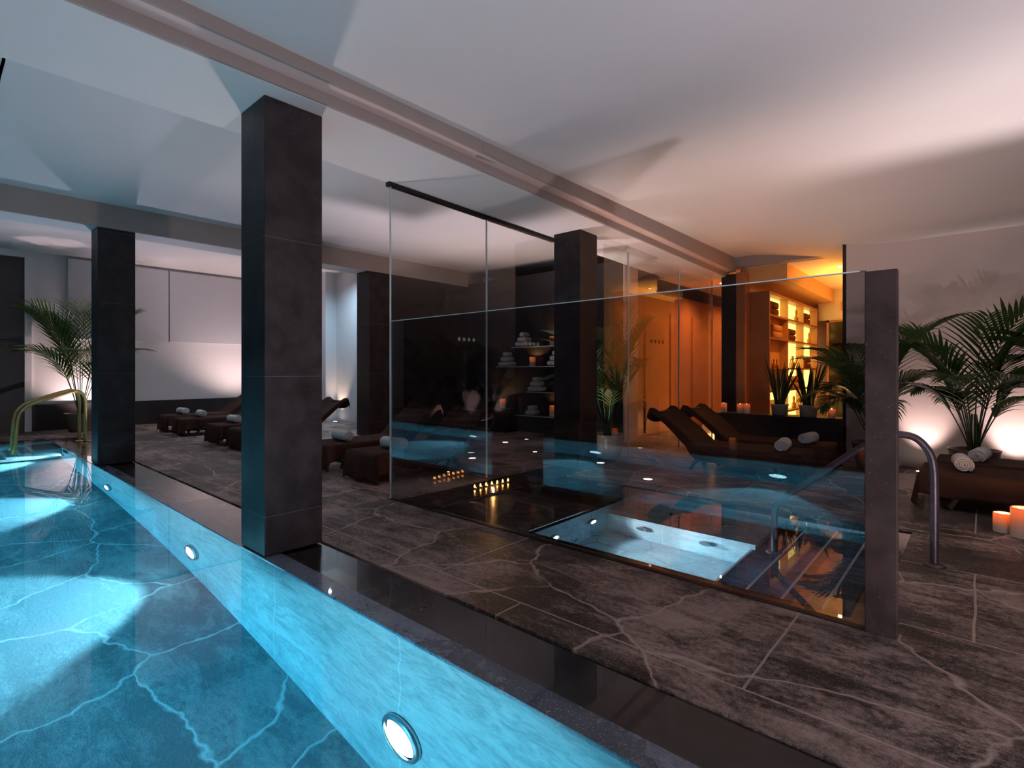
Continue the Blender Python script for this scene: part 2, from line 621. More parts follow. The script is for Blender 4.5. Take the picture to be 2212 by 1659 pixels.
# ---- main beam: profile swept along y, its underside sinks slightly to the far end
def sweep_beam(prof, ys_, zoff):
    mb = MB()
    rings = []
    for y in ys_:
        rings.append([mb.bm.verts.new((x, y, z + (zoff(y) if low else 0))) for x, z, low in prof])
    n = len(prof)
    for a, b in zip(rings, rings[1:]):
        for i in range(n):
            mb.bm.faces.new((a[i], a[(i + 1) % n], b[(i + 1) % n], b[i]))
    mb.bm.faces.new(rings[0])
    mb.bm.faces.new(list(reversed(rings[-1])))
    return mb
zo = lambda y: -.022 * max(0, y - 2.4)
ysb = [-5, 0, 2.4, 4, 6, 8, 10.15]
mb = sweep_beam([(-4.49, 3.23, 1), (-3.56, 3.23, 1), (-3.56, 3.28, 1), (-3.56, 3.75, 0), (-4.49, 3.75, 0)], ysb, zo)
struct('trim_1', mb, M['plaster'], 'pale plaster soffit of the long beam over the pillars')
mb = sweep_beam([(-3.562, 3.235, 1), (-3.535, 3.235, 1), (-3.535, 3.315, 1), (-3.562, 3.315, 1)], ysb, zo)
struct('trim_2', mb, M['beam_paint'], 'brown lower fascia running along the long beam')
mb = sweep_beam([(-3.56, 3.315, 1), (-3.43, 3.335, 1), (-3.43, 3.75, 0), (-3.56, 3.75, 0)], ysb, zo)
struct('trim_3', mb, simple('rose_lit_beam', (.60, .46, .42), .8, var=.03), 'ledge stepping up from the brown fascia, rose light in its colour')  # the glow from below is put into the ledge colour
mb = sweep_beam([(-3.43, 3.33, 1), (-3.405, 3.33, 1), (-3.405, 3.75, 0), (-3.43, 3.75, 0)], ysb, zo)
struct('trim_4', mb, M['beam_paint'], 'thin brown upper fascia under the right ceiling')
# ---- far beam above the left pillars
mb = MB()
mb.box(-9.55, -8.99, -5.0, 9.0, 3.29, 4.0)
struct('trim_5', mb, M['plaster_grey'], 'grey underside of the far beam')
mb = MB()
mb.box(-8.99, -8.95, -5.0, 9.0, 3.27, 3.62)
struct('trim_6', mb, M['beam_paint'], 'brown fascia of the far beam above the left pillars')

# ---- walls
mb = MB()
mb.box(-15.5, -15.2, 1.42, 9.2, 0, 4.0)
mb.box(-15.5, -15.2, -5.0, -3.6, 0, 4.0)
mb.box(-15.5, -15.2, -3.6, 1.42, 3.72, 4.0)
struct('wall_left', mb, M['plaster'], 'pale wall along the far left side')
mb = MB()
mb.box(-15.2, -15.15, 1.52, 7.6, 0, .57)
struct('baseboard_left', mb, M['black_wall'], 'tall black stone dado along the left wall')
mb = MB()
mb.box(-15.2, -15.14, 1.42, 1.53, 0, 3.74)
struct('trim_7', mb, M['plaster'], 'pale jamb beside the black doorway')
mb = MB()
mb.box(-15.45, -15.28, -3.6, 1.42, 0, 2.60)
mb.box(-15.45, -15.28, -3.6, 1.42, 2.62, 3.72)
struct('door_1', mb, M['black_wall'], 'black recessed double-height doorway in the left wall')
mb = MB()
mb.box(-15.2, -15.10, 2.12, 4.06, 2.02, 3.80)
mb.box(-15.2, -15.10, 4.08, 6.9, 2.02, 3.80)
struct('trim_8', mb, M['white_panel'], 'pale raised wall panels high on the left wall', bevel=.006)
mb = MB()
mb.box(-12.7, -9.45, 7.2, 7.5, 0, 3.9)
mb.box(-15.2, -12.6, 6.9, 7.2, 0, 3.9)
struct('wall_far_left', mb, M['white_panel'], 'pale blue-lit wall behind the heads of the left loungers')
mb = MB()
mb.box(-9.45, -9.0, 5.86, 8.8, 0, 3.29)
struct('wall_dark_left', mb, M['pillar'], 'dark stone wall continuing behind the left pillars')
mb = MB()
mb.box(-9.0, -4.85, 8.5, 8.9, 0, 3.33)
struct('wall_dark_back', mb, M['black_wall'], 'black wall behind the glass carrying the towel shelves')
mb = MB()
mb.box(-4.85, -4.82, 8.5, 9.0, 0, 3.33)  # lit side of the dark block, put in as a beige face
struct('trim_9', mb, M['wall_beige'], 'end face of the black wall, rose light put into its colour')
mb = MB()
mb.box(-5.15, -5.0, 9.0, 15.3, 0, 2.95)
for i in range(5):
    y = 9.6 + i * 1.15
    mb.box(-5.0, -4.97, y, y + 1.05, 0.05, 2.55)
struct('wall_wood', mb, M['walnut'], 'orange-lit wood panelled wall behind the glass')
mb = MB()
mb.box(-9.0, -5.0, 14.0, 14.2, 0, 3.7)
struct('wall_inner_back', mb, M['plaster'], 'plaster wall hidden beyond the wood wall')
# right hand wall with the palms
mb = MB()
mb.box(-1.43, 5.0, 8.88, 9.1, 0, 3.45)
mb.box(-1.43, -1.2, 9.1, 10.3, 0, 3.45)
struct('wall_right', mb, M['wall_beige'], 'plain beige wall washed by uplights behind the palms')
mb = MB()
mb.box(-1.475, -1.43, 8.88, 8.95, 0, 3.3)
struct('trim_10', mb, M['black_wall'], 'dark vertical edge at the end of the beige wall')
mb = MB()
mb.box(-3.43, -1.2, 10.1, 10.24, 3.23, 3.7)
struct('trim_11', mb, M['beam_paint'], 'header over the opening to the amber-lit room')
mb = MB()
mb.box(5.0, 5.2, -5.0, 9.1, 0, 3.7)
struct('wall_side', mb, M['wall_beige'], 'side wall outside the view on the right')
mb = MB()
mb.box(-15.6, 5.2, -5.2, -5.0, 0, 4.1)
struct('wall_near', mb, M['pillar'], 'dark stone wall behind the pool, seen as a reflection')
# amber room
mb = MB()
mb.box(-5.0, -1.0, 15.0, 15.2, 0, 3.4)
struct('wall_amber_back', mb, M['plaster'], 'amber-lit end wall of the small room')
mb = MB()
mb.box(-1.2, -1.0, 10.3, 15.0, 0, 3.4)
struct('wall_amber_side', mb, M['walnut'], 'wooden side wall of the amber-lit room')
mb = MB()
mb.box(-5.0, -1.0, 10.24, 15.0, 3.22, 3.4)
struct('ceiling', mb, M['plaster'], 'amber-lit ceiling of the small room')
mb = MB()
mb.box(-3.35, -2.55, 10.24, 15.0, 2.92, 3.22)
struct('trim_12', mb, M['lightwood'], 'dropped bulkhead over the backlit shelf unit')

# ================================================================== PILLARS
def pillar(x0, x1, y0, y1, z1, label):
    o = MB().box(x0, x1, y0, y1, -.0, z1).build('stone_pillar', M['pillar'], bevel=.006)
    return tag(o, label, 'pillar', 'dark stone pillars')
pillar(-4.13, -3.72, 1.58, 2.01, 3.23, 'nearest and widest dark stone pillar standing at the pool edge')
pillar(-9.42, -9.01, 1.58, 2.01, 3.29, 'far left dark stone pillar at the pool edge beside the potted palm')
pillar(-4.33, -3.90, 5.72, 6.13, 3.17, 'dark stone pillar behind the glass fence between the glass walls')
o = MB().box(-3.62, -3.36, 10.0, 10.3, 0, 3.1).build('stone_pillar', M['black_wall'], bevel=.004)
tag(o, 'slim black pillar at the far end of the beam beside the amber-lit room', 'pillar', 'dark stone pillars')
o = MB().box(-3.36, -3.2, 10.02, 10.3, 0, 3.12).build('stone_pillar', M['walnut'], bevel=.004)
tag(o, 'brown wooden post joined to the right side of the slim black pillar', 'post')
o = MB().box(-3.575, -3.47, 3.42, 3.72, 3.30, 3.40).box(-3.47, -3.40, 3.42, 3.72, 3.315, 3.40).build('junction_box', M['beam_paint'])
tag(o, 'small brown box fixed on the side of the long ceiling beam', 'box')

# ================================================================== MAIN POOL
DP = -1.42
pool = thing('swimming_pool', 'long rectangular pool glowing turquoise with pale stone walls', 'swimming pool', ((PX0 + PX1) / 2, (PY0 + PY1) / 2, 0))
pl = Vector(pool.location)
def pbuild(mb, name, mat, **k):
    o = mb.build(name, mat, **k)
    o.parent = pool
    o.matrix_parent_inverse = Matrix.Translation(-pl)
    return o
T = .13
mb = MB()
mb.box(PX0 - T, PX1 + T, PY1, PY1 + T, DP, -.035)
mb.box(PX0 - T, PX1 + T, PY0 - T, PY0, DP, -.035)
mb.box(PX0 - T, PX0, PY0, PY1, DP, -.035)
mb.box(PX1, PX1 + T, PY0, PY1, DP, -.035)
pbuild(mb, 'basin_wall', M['pool_wall'])
pbuild(MB().box(PX0 - T, PX1 + T, PY0 - T, PY1 + T, DP - .15, DP), 'basin_floor', M['pool_floor'])
mb = MB()
mb.box(PX0 - T, PX1 + T, PY1, PY1 + T, -.035, -.006)
mb.box(PX0 - T, PX1 + T, PY0 - T, PY0, -.035, -.006)
mb.box(PX0 - T, PX0, PY0, PY1, -.035, -.006)
mb.box(PX1, PX1 + T, PY0, PY1, -.035, -.006)
pbuild(mb, 'coping', M['coping'])
mb = MB()
mb.box(PX0 - .45, PX1 + .3, PY1 + T, CY - .012, -.09, -.012)
mb.box(PX0 - .45, PX1 + .3, PY0 - .4, PY0 - T, -.09, -.012)
mb.box(PX0 - .45, PX0 - T, PY0 - T, PY1 + T, -.09, -.012)
mb.box(PX1 + T, PX1 + .3, PY0 - T, PY1 + T, -.09, -.012)
pbuild(mb, 'overflow_channel', M['wet'])
pbuild(MB().box(PX0 - .02, PX1 + .02, PY0 - .02, PY1 + .02, DP - .03, -.012), 'water', M['water'])
# step block in the far corner, between the rails
mb = MB()
for k in range(4):
    mb.box(-12.75, -11.75, .72 + .16 * k, 1.56, -1.2 + .26 * k, -1.2 + .26 * (k + 1))
pbuild(mb, 'step_block', M['pool_wall'])
mb = MB()
for k in range(4):
    mb.box(-12.75, -11.75, .70 + .16 * k, .745 + .16 * k, -.965 + .26 * k, -.935 + .26 * k)
pbuild(mb, 'step_nosing', M['nosing'])
mb = MB()
for k in range(6):
    mb.box(-11.55, -11.2, 1.555, 1.575, -.42 + .05 * k, -.40 + .05 * k)
pbuild(mb, 'inlet_grille', M['black_metal'])

# underwater lamps
def pool_light(x, y, face, label, z=-.92, r=.12, energy=270, beam=84, down=.34, kind='pool', axis='Y'):
    t = thing('underwater_light', label, 'pool light', (x, y, z), 0, 'round underwater lamps')
    s = face
    prof = [(r * 1.0, 0), (r * 1.25, .0), (r * 1.25, .02), (r * 1.05, .035), (r, .03)]
    rot = {'Y': (0, 0, 0 if s < 0 else pi), 'X': (0, 0, -pi / 2 if s < 0 else pi / 2)}[axis]
    # built facing -Y, then turned
    MBz = MB().lathe([(rr, zz) for rr, zz in prof], axis='Y', cap=False)
    o = MBz.build('bezel', M['steel'], t)
    o2 = MB().lathe([(r * .98, .012), (r * .7, .03), (.001, .04)], axis='Y', cap=False).build('lens', M['lens'], t)
    t.rotation_euler = rot
    d = Vector((0, s, 0)) if axis == 'Y' else Vector((s, 0, 0))
    L = lamp('underwater_spot', 'SPOT', Vector((x, y, z)) + d * .07, energy, POOLC, (d.x, d.y, -down), beam, .35, .05)
    return t
for i, x in enumerate((-11.7, -8.3, -5.15, -2.12)):
    pool_light(x, PY1, -1, ['round pool lamp nearest the far handrails', 'second round pool lamp from the handrails, before the left pillar',
                           'round pool lamp in the wall left of the nearest pillar', 'large bright round pool lamp at the bottom of the picture'][i])
for i, x in enumerate((-11.7, -8.3, -5.15, -2.12)):
    pool_light(x, PY0, 1, 'pool lamp in the near wall, ' + ['farthest, opposite the handrails', 'opposite the second far lamp', 'mirrored in the fence below the cream pot', 'mirrored in the fence beside the brown post'][i])

# ================================================================== PLUNGE POOL
BX0, BX1, BY0, BY1 = -2.75, -.52, 3.28, 5.2
plunge = thing('plunge_pool', 'small lit plunge pool with black rim and steps behind the glass fence', 'plunge pool', (-2.1, 4.2, 0))
pl2 = Vector(plunge.location)
def qbuild(mb, name, mat, label=None, **k):
    o = mb.build(name, mat, **k)
    o.parent = plunge
    o.matrix_parent_inverse = Matrix.Translation(-pl2)
    if label:
        o['label'] = label
    return o
mb = MB()
mb.box(QX0, BX0, QY0, QY1, -.12, -.03)
mb.box(BX0, QX1, QY0, BY0, -.12, -.03)
mb.box(BX0, QX1, BY1, QY1, -.12, -.03)
mb.box(BX1, QX1, BY0, BY1, -.12, -.03)
qbuild(mb, 'rim', M['wet'])
mb = MB()
DQ = -.85
mb.box(BX0 - .1, BX0, BY0 - .1, BY1 + .1, DQ, -.04)
mb.box(BX1, BX1 + .1, BY0 - .1, BY1 + .1, DQ, -.04)
mb.box(BX0, BX1, BY0 - .1, BY0, DQ, -.04)
mb.box(BX0, BX1, BY1, BY1 + .1, DQ, -.04)
mb.box(BX0, BX1, BY0, BY1, DQ - .1, DQ)
qbuild(mb, 'basin', M['plunge_floor'])
mb = MB()
mb.box(BX0, -1.35, 4.48, BY1, DQ, -.34)
qbuild(mb, 'bench', M['pool_wall'])
xsx = [-.66, -.90, -1.14, -1.38]
xe = BX1
for k, xk in enumerate(xsx):
    z = -.10 - .12 * k
    o = qbuild(MB().box(xk, xe, BY0, BY1 if k < 3 else 5.0, DQ, z), 'step', M['coping_step'] if 'coping_step' in M else M['coping'])
    n = qbuild(MB().box(xk - .004, xk + .012, BY0 + .02, BY1 - .02, z - .002, z + .004), 'step_nosing', M['nosing'], 'thin white line along the step edge')
    xe = xk
qbuild(MB().box(QX0 + .002, QX1 - .002, QY0 + .002, QY1 - .002, -.118, -.010) if False else
       MB().box(BX0 - .01, BX1 + .01, BY0 - .01, BY1 + .01, DQ - .01, -.010), 'water', M['water_dark'])
qbuild(MB().box(QX0, QX1, QY0, BY0, -.030, -.0105).box(QX0, QX1, BY1, QY1, -.030, -.0105).box(QX0, BX0, BY0, BY1, -.030, -.0105).box(BX1, QX1, BY0, BY1, -.030, -.0105),
       'overflow_film', M['wet'])
for x, y, z in ((-2.35, 4.46, -.55), (-1.75, 4.46, -.55), (-2.2, 4.85, -.335), (-1.7, 4.85, -.335), (-2.1, 3.9, DQ + .01), (-1.7, 3.7, DQ + .01)):
    ax = 'Y' if z == -.55 else 'Z'
    qbuild(MB().lathe([(.055, 0), (.055, .012), (.03, .02), (.012, .006)], (x, y, z), axis=ax, n=20), 'water_jet', M['steel'])
pool_light(BX0, 3.62, 1, 'small plunge pool lamp nearest the glass fence', z=-.42, r=.05, energy=120, beam=110, down=.12, axis='X')
pool_light(BX0, 4.22, 1, 'small plunge pool lamp set further from the glass fence', z=-.42, r=.05, energy=120, beam=110, down=.12, axis='X')
# deck strip left of the plunge pool, under the tall glass wall
o = MB().box(-4.33, QX0, 3.18, 5.70, 0, .006).build('stone_slab', M['wet'])
tag(o, 'polished black slab beside the plunge pool carrying the tea lights', 'slab')

# ================================================================== GLASS
def pane(name, x0, x1, y0, y1, z0, z1, mat, label, cat='glass panel', group=None, rail=None, edges=True):
    t = thing(name, label, cat, ((x0 + x1) / 2, (y0 + y1) / 2, z0), 0, group)
    L = Vector(t.location)
    def add(mb, n, m):
        o = mb.build(n, m)
        o.parent = t
        o.matrix_parent_inverse = Matrix.Translation(-L)
        return o
    add(MB().box(x0, x1, y0, y1, z0, z1), 'glass', mat)
    return t, add
t, add = pane('glass_fence', -4.45, -.42, 3.145, 3.157, .005, 1.80, M['glass_dark'], 'long low smoked glass fence along the near side of the plunge pool', 'glass fence')
add(MB().box(-4.45, -.42, 3.144, 3.158, 1.80, 1.806), 'edge', M['glass_edge'])
add(MB().box(-4.456, -4.450, 3.142, 3.160, 0, 1.806), 'edge', M['glass_edge'])
add(MB().box(-4.45, -.42, 3.13, 3.17, 0, .006), 'floor_channel', M['black_metal'])
t, add = pane('glass_wall', -4.476, -4.464, 3.16, 4.55, .005, 3.20, M['glass'], 'tall clear glass panel left of the plunge pool, nearest the corner edge', 'glass panel', 'tall glass panels by the plunge pool')
add(MB().bar((-4.47, 3.12, 3.20), (-4.47, 4.55, 3.165), .06, .05), 'top_rail', M['black_metal'])
add(MB().box(-4.48, -4.46, 3.152, 3.160, 0, 3.20), 'edge', M['glass_edge'])
add(MB().box(-4.48, -4.46, 4.545, 4.555, 0, 3.20), 'edge', M['glass_edge'])
t, add = pane('glass_wall', -4.476, -4.464, 4.56, 5.9, .005, 3.15, M['glass'], 'tall clear glass panel between the central seam and the middle pillar', 'glass panel', 'tall glass panels by the plunge pool')
add(MB().bar((-4.47, 4.56, 3.165), (-4.47, 5.9, 3.135), .06, .05), 'top_rail', M['black_metal'])

def star(mb, cx_, cz, r, x, th=.003, plane='X'):
    pts = []
    for i in range(10):
        rr = r if i % 2 == 0 else r * .42
        a = pi / 2 + i * pi / 5
        pts.append((cx_ + rr * cos(a), cz + rr * sin(a)))
    c = (cx_, cz)
    va = [mb.bm.verts.new((x - th, p, q)) for p, q in pts]
    vb = [mb.bm.verts.new((x + th, p, q)) for p, q in pts]
    mb.bm.faces.new(va)
    mb.bm.faces.new(list(reversed(vb)))
    for i in range(10):
        mb.bm.faces.new((va[i], va[(i + 1) % 10], vb[(i + 1) % 10], vb[i]))
tall = [o for o in COL.objects if o.name.startswith('glass_wall') and not o.parent]
for k in range(4):
    mb = MB()
    star(mb, 4.09 + k * .078, 1.665, .030, -4.458, .001)
    o = mb.build('star_mark', M['star'], tall[0]); o.matrix_parent_inverse = Matrix.Translation(-Vector(tall[0].location))
    mb = MB()
    star(mb, 5.28 + k * .085, 1.66, .033, -4.458, .001)
    o = mb.build('star_mark', M['star'], tall[1]); o.matrix_parent_inverse = Matrix.Translation(-Vector(tall[1].location))
gw = []
for (ya, yb, lab) in ((6.14, 6.80, 'tall narrow glass panel right beside the middle pillar'), (6.81, 8.52, 'tall glass panel in front of the orange wood wall, right of the potted palm'),
                      (8.53, 10.0, 'tall glass panel ending at the slim black pillar')):
    t, add = pane('glass_wall', -3.806, -3.794, ya, yb, .005, 3.02, M['glass'], lab, 'glass panel', 'tall glass panels below the long beam')
    add(MB().box(-3.812, -3.788, yb, yb + .009, 0, 3.02), 'edge', M['glass_edge'])
    gw.append(t)
for k in range(4):
    mb = MB()
    star(mb, 7.50 + k * .135, 1.76, .042, -3.788, .001)
    o = mb.build('star_mark', M['rust_metal'], gw[1]); o.matrix_parent_inverse = Matrix.Translation(-Vector(gw[1].location))

o = MB().box(-.425, -.292, 3.125, 3.178, 0, 1.795).build('stone_post', M['post'], bevel=.004)
tag(o, 'brown stone post standing at the right end of the glass fence', 'post')

# ================================================================== HANDRAILS
def handrail(label, pts, r, mat, flange=(), k=6, group=None):
    L = Vector((pts[-1][0], pts[-1][1], 0))
    t = thing('handrail', label, 'handrail', L, 0, group)
    o = MB().tube([Vector(p) - L for p in smooth_path(pts, k)], r, 14).build('rail_tube', mat, t)
    for f in flange:
        MB().lathe([(r * 2.6, 0), (r * 2.6, .006), (r * 2.0, .014), (r * 1.15, .02)], Vector(f) - L, n=20).build('base_flange', mat, t)
    return t
handrail('dark weathered handrail arching from plunge pool steps to the floor right of the post',
         [(-1.19, 4.42, -.34), (-1.19, 4.42, -.1), (-1.19, 4.42, .16), (-1.175, 4.42, .25), (-1.10, 4.43, .34), (-.95, 4.43, .47), (-.7, 4.44, .69), (-.52, 4.45, .83), (-.42, 4.46, .862), (-.32, 4.47, .845),
          (-.25, 4.48, .76), (-.225, 4.48, .66), (-.22, 4.48, .5), (-.22, 4.48, .25), (-.22, 4.48, .0)], .024, M['rust_metal'], [(-1.19, 4.42, -.345), (-.22, 4.48, 0)])
handrail('brass handrail nearer the left pillar, curving down into the far pool corner',
         [(-11.9, .98, -.55), (-11.9, 1.0, 0), (-11.9, 1.03, .5), (-11.9, 1.10, .66), (-11.9, 1.25, .76), (-11.9, 1.72, .93), (-11.9, 1.84, .92), (-11.9, 1.90, .82), (-11.9, 1.91, .5), (-11.9, 1.91, 0)], .027, M['brass'], [(-11.9, 1.91, -.005)], group='handrails at the far pool corner')
handrail('brass handrail further left, behind its twin at the far pool corner',
         [(-12.45, .98, -.55), (-12.45, 1.0, 0), (-12.45, 1.03, .5), (-12.45, 1.10, .66), (-12.45, 1.25, .76), (-12.45, 1.72, .93), (-12.45, 1.84, .92), (-12.45, 1.90, .82), (-12.45, 1.91, .5), (-12.45, 1.91, 0)], .027, M['brass'], [(-12.45, 1.91, -.005)], group='handrails at the far pool corner')

# ================================================================== LOUNGERS, THROWS, TOWELS
LW, SH, SL, BL = .62, .335, 1.22, .74
BA = radians(37)
def prof(a):
    """length parameter -> x, z, normal angle of the top surface (x grows to the head)"""
    if a <= SL:
        return a, SH
    b = a - SL
    if b <= BL:
        return SL + b * cos(BA), SH + b * sin(BA) + .02 * sin(pi * b / BL)
    c = b - BL
    return SL + BL * cos(BA) + .035 + .05 * min(1, c / .1), SH + BL * sin(BA) - c * .95
def throw_mesh(seed=0):
    rnd = random.Random(seed)
    ph = [rnd.uniform(0, 6.28) for _ in range(6)]
    hf, hh = .30, .16
    na, nb = 64, 36
    mb = MB()
    hs0 = .21
    grid = []
    for i in range(na + 1):
        a = -hf + (hf + SL + BL + hh) * i / na
        row = []
        for j in range(nb + 1):
            t = -1 + 2 * j / nb
            hs = hs0 if a < SL - .1 else max(.09, hs0 - (a - SL + .1) * .5)
            hs += .012 * sin(a * 9 + ph[0]) + .02 * sin(a * 3.1 + ph[1])
            b = t * (LW / 2 + hs)
            x, z = prof(max(a, 0))
            y = max(-LW / 2, min(LW / 2, b))
            ob = max(0, abs(b) - LW / 2)
            oa = max(0, -a)
            sg = 1 if b > 0 else -1
            if a > SL:  # sag between the frame sides of the backrest
                z -= .055 * (1 - (y / (LW / 2)) ** 2) * min(1, (a - SL) / .5)
                z += .018 * min(1, (a - SL) / BL) * (abs(y) / (LW / 2)) ** 6
            else:
                z -= .006 * (1 - (y / (LW / 2)) ** 2)
            if ob > 0:
                fl = .012 + .10 * ob + .016 * sin(a * 14 + ph[2]) * ob / .2
                y += sg * fl
                z -= ob * (.985 if oa == 0 else 1)
                if a > SL:
                    x += ob * .15
            if oa > 0:
                edge = max(0, 1 - ob / .06)
                x -= .012 + .12 * oa + .018 * sin(b * 17 + ph[3]) * oa / .3 * edge
                z -= oa if ob == 0 else oa * (1 - .25 * min(1, ob / .2))
                if ob > 0:
                    z += ob * .30 * min(1, oa / .15)
                    k = min(oa, ob * 1.4)
                    x += k * .12
                    y += sg * k * .10
            z = max(z, .012)
            row.append(mb.bm.verts.new((x, y, z + .006)))
        grid.append(row)
    for i in range(na):
        for j in range(nb):
            f = mb.bm.faces.new((grid[i][j], grid[i + 1][j], grid[i + 1][j + 1], grid[i][j + 1]))
            f.smooth = True
    return mb
def make_lounger():
    t = thing('sun_lounger', 'x', 'sun lounger')
    w = LW / 2 - .02
    z0 = SH - .05
    m = MB()
    m.box(.03, SL, -w, -w + .04, z0, z0 + .04).box(.03, SL, w - .04, w, z0, z0 + .04).box(.03, .07, -w, w, z0, z0 + .04).box(SL - .04, SL, -w, w, z0, z0 + .04)
    for k in range(8):
        m.box(.12 + k * .14, .2 + k * .14, -w + .03, w - .03, z0 + .02, z0 + .037)
    m.build('seat_frame', M['wood'], t)
    m = MB()
    ex, ez = SL + (BL - .02) * cos(BA), SH + (BL - .02) * sin(BA) - .045
    for s in (-1, 1):
        m.bar((SL - .02, s * (w - .02), z0 + .01), (ex, s * (w - .02), ez), .04, .035)
    m.bar((ex, -w, ez), (ex, w, ez), .04, .035)
    m.build('back_frame', M['wood'], t)
    for s in (-1, 1):
        for (xa, xb) in ((.34, .22), (.30, .46)) if False else ((.36, .22),):
            MB().bar((xa, s * (w - .03), z0), (xb, s * (w - .03), 0.012), .045, .035).build('leg', M['wood'], t)
        MB().bar((SL - .08, s * (w - .03), z0 + .02), (SL + .10, s * (w - .03), .012), .045, .035).build('leg', M['wood'], t)
        MB().bar((SL + .12, s * (w - .07), z0 + .13), (SL - .10, s * (w - .07), .012), .04, .03).build('leg', M['wood'], t)
    MB().box(.235, .265, -w + .03, w - .03, .085, .12).build('stretcher', M['wood'], t)
    MB().box(SL + .05, SL + .08, -w + .03, w - .03, .085, .12).build('stretcher', M['wood'], t)
    return t
def spiral_towel():
    """one rolled bath towel along local x, spiral ends"""
    mb = MB()
    turns, n, L = 4.0, 96, .185
    R, r0 = .080, .010
    outer, inner = [], []
    th = (R - r0) / turns * .78
    ns = 7
    secs = []
    for k in range(n + 1):
        u = k / n
        a = -2.2 + u * turns * 2 * pi
        r = r0 + (R - r0) * u
        d = Vector((0, cos(a), sin(a) * .93))
        for rr, arr in ((r, outer), (max(.002, r - th), inner)):
            arr.append((d * rr, u))
    rings = []
    for k in range(n + 1):
        ring = []
        for (p, u), io in ((outer[k], 1), (inner[k], 0)):
            pass
        po, u = outer[k]
        pi_, _ = inner[k]
        inset = -.012 * (1 - u) + .003 * sin(k * .9)
        pm = (po + pi_) / 2
        for xx, q in ((-L + inset + .008, po), (-L + inset, pm), (-L + inset + .008, pi_), (L - inset - .008, pi_), (L - inset, pm), (L - inset - .008, po)):
            ring.append(mb.bm.verts.new((xx, q.y, q.z)))
        rings.append(ring)
    for a, b in zip(rings, rings[1:]):
        for i in range(6):
            f = mb.bm.faces.new((a[i], a[(i + 1) % 6], b[(i + 1) % 6], b[i]))
            f.smooth = True
    mb.bm.faces.new(rings[0])
    mb.bm.faces.new(list(reversed(rings[-1])))
    return mb
proto_l = make_lounger()
throws = []
for s in range(3):
    o = throw_mesh(s + 2).build('lounger_throw', M['cloth'])
    sm = o.modifiers.new('thick', 'SOLIDIFY'); sm.thickness = .006; sm.offset = 1
    throws.append(o)
proto_t = spiral_towel().build('rolled_towel', M['towel'])
used = {'l': False, 0: False, 1: False, 2: False, 't': False}
def place(o, key, loc, rz, label, cat, group, tree=False):
    if used[key]:
        o = copy_tree(o)
    used[key] = True
    o.location = loc
    o.rotation_euler = (0, 0, rz)
    tag(o, label, cat, group)
    return o
def lounger(x, y, rz, where, v, towel=True, taxis=0, toff=.36, tz=0., ty=0.):
    """x, y = middle of the foot end"""
    place(proto_l, 'l', (x, y, 0), rz, 'wooden lounger under a brown throw, ' + where, 'sun lounger', 'sun loungers')
    place(throws[v], v, (x, y, 0), rz, 'brown throw on the lounger, ' + where, 'throw', 'brown lounger throws')
    if towel:
        dx, dy = toff * cos(rz) - ty * sin(rz), toff * sin(rz) + ty * cos(rz)
        place(proto_t, 't', (x + dx, y + dy, SH + .006 + .074), taxis, 'rolled white towel on the lounger, ' + where, 'towel', 'rolled towels on the loungers')
R90 = pi / 2
for i, (x, lab) in enumerate(((-13.05, 'farthest left, nearest the left wall'), (-12.0, 'second from the left wall'), (-10.15, 'third from the left wall'),
                              (-9.15, 'partly hidden left of the nearest pillar'), (-6.5, 'just right of the nearest pillar'), (-5.42, 'crossed by the edge of the tall glass'))):
    lounger(x, 3.42, R90, lab, i % 3, towel=i != 3, taxis=(.06, -.1, .04, 0, -.05, .1)[i], toff=.40 + .03 * (i % 2), ty=(.14, .12, .12, 0, .02, -.04)[i])
lounger(-1.50, 6.93, pi, 'nearer of two behind the plunge pool', 1, taxis=R90 + .12, toff=.26, ty=.05)
lounger(-1.42, 7.80, pi, 'rear of two beside the black ledge', 2, taxis=R90 - .1, toff=.26, ty=.02)
lounger(-.42, 6.66, 0, 'at the right edge, the nearer of the two', 0, taxis=R90 + .1, toff=.30, ty=.02)
lounger(-.33, 7.48, 0, 'at the right edge, rear, by the beige wall', 1, taxis=R90 - .15, toff=.34, ty=-.03)

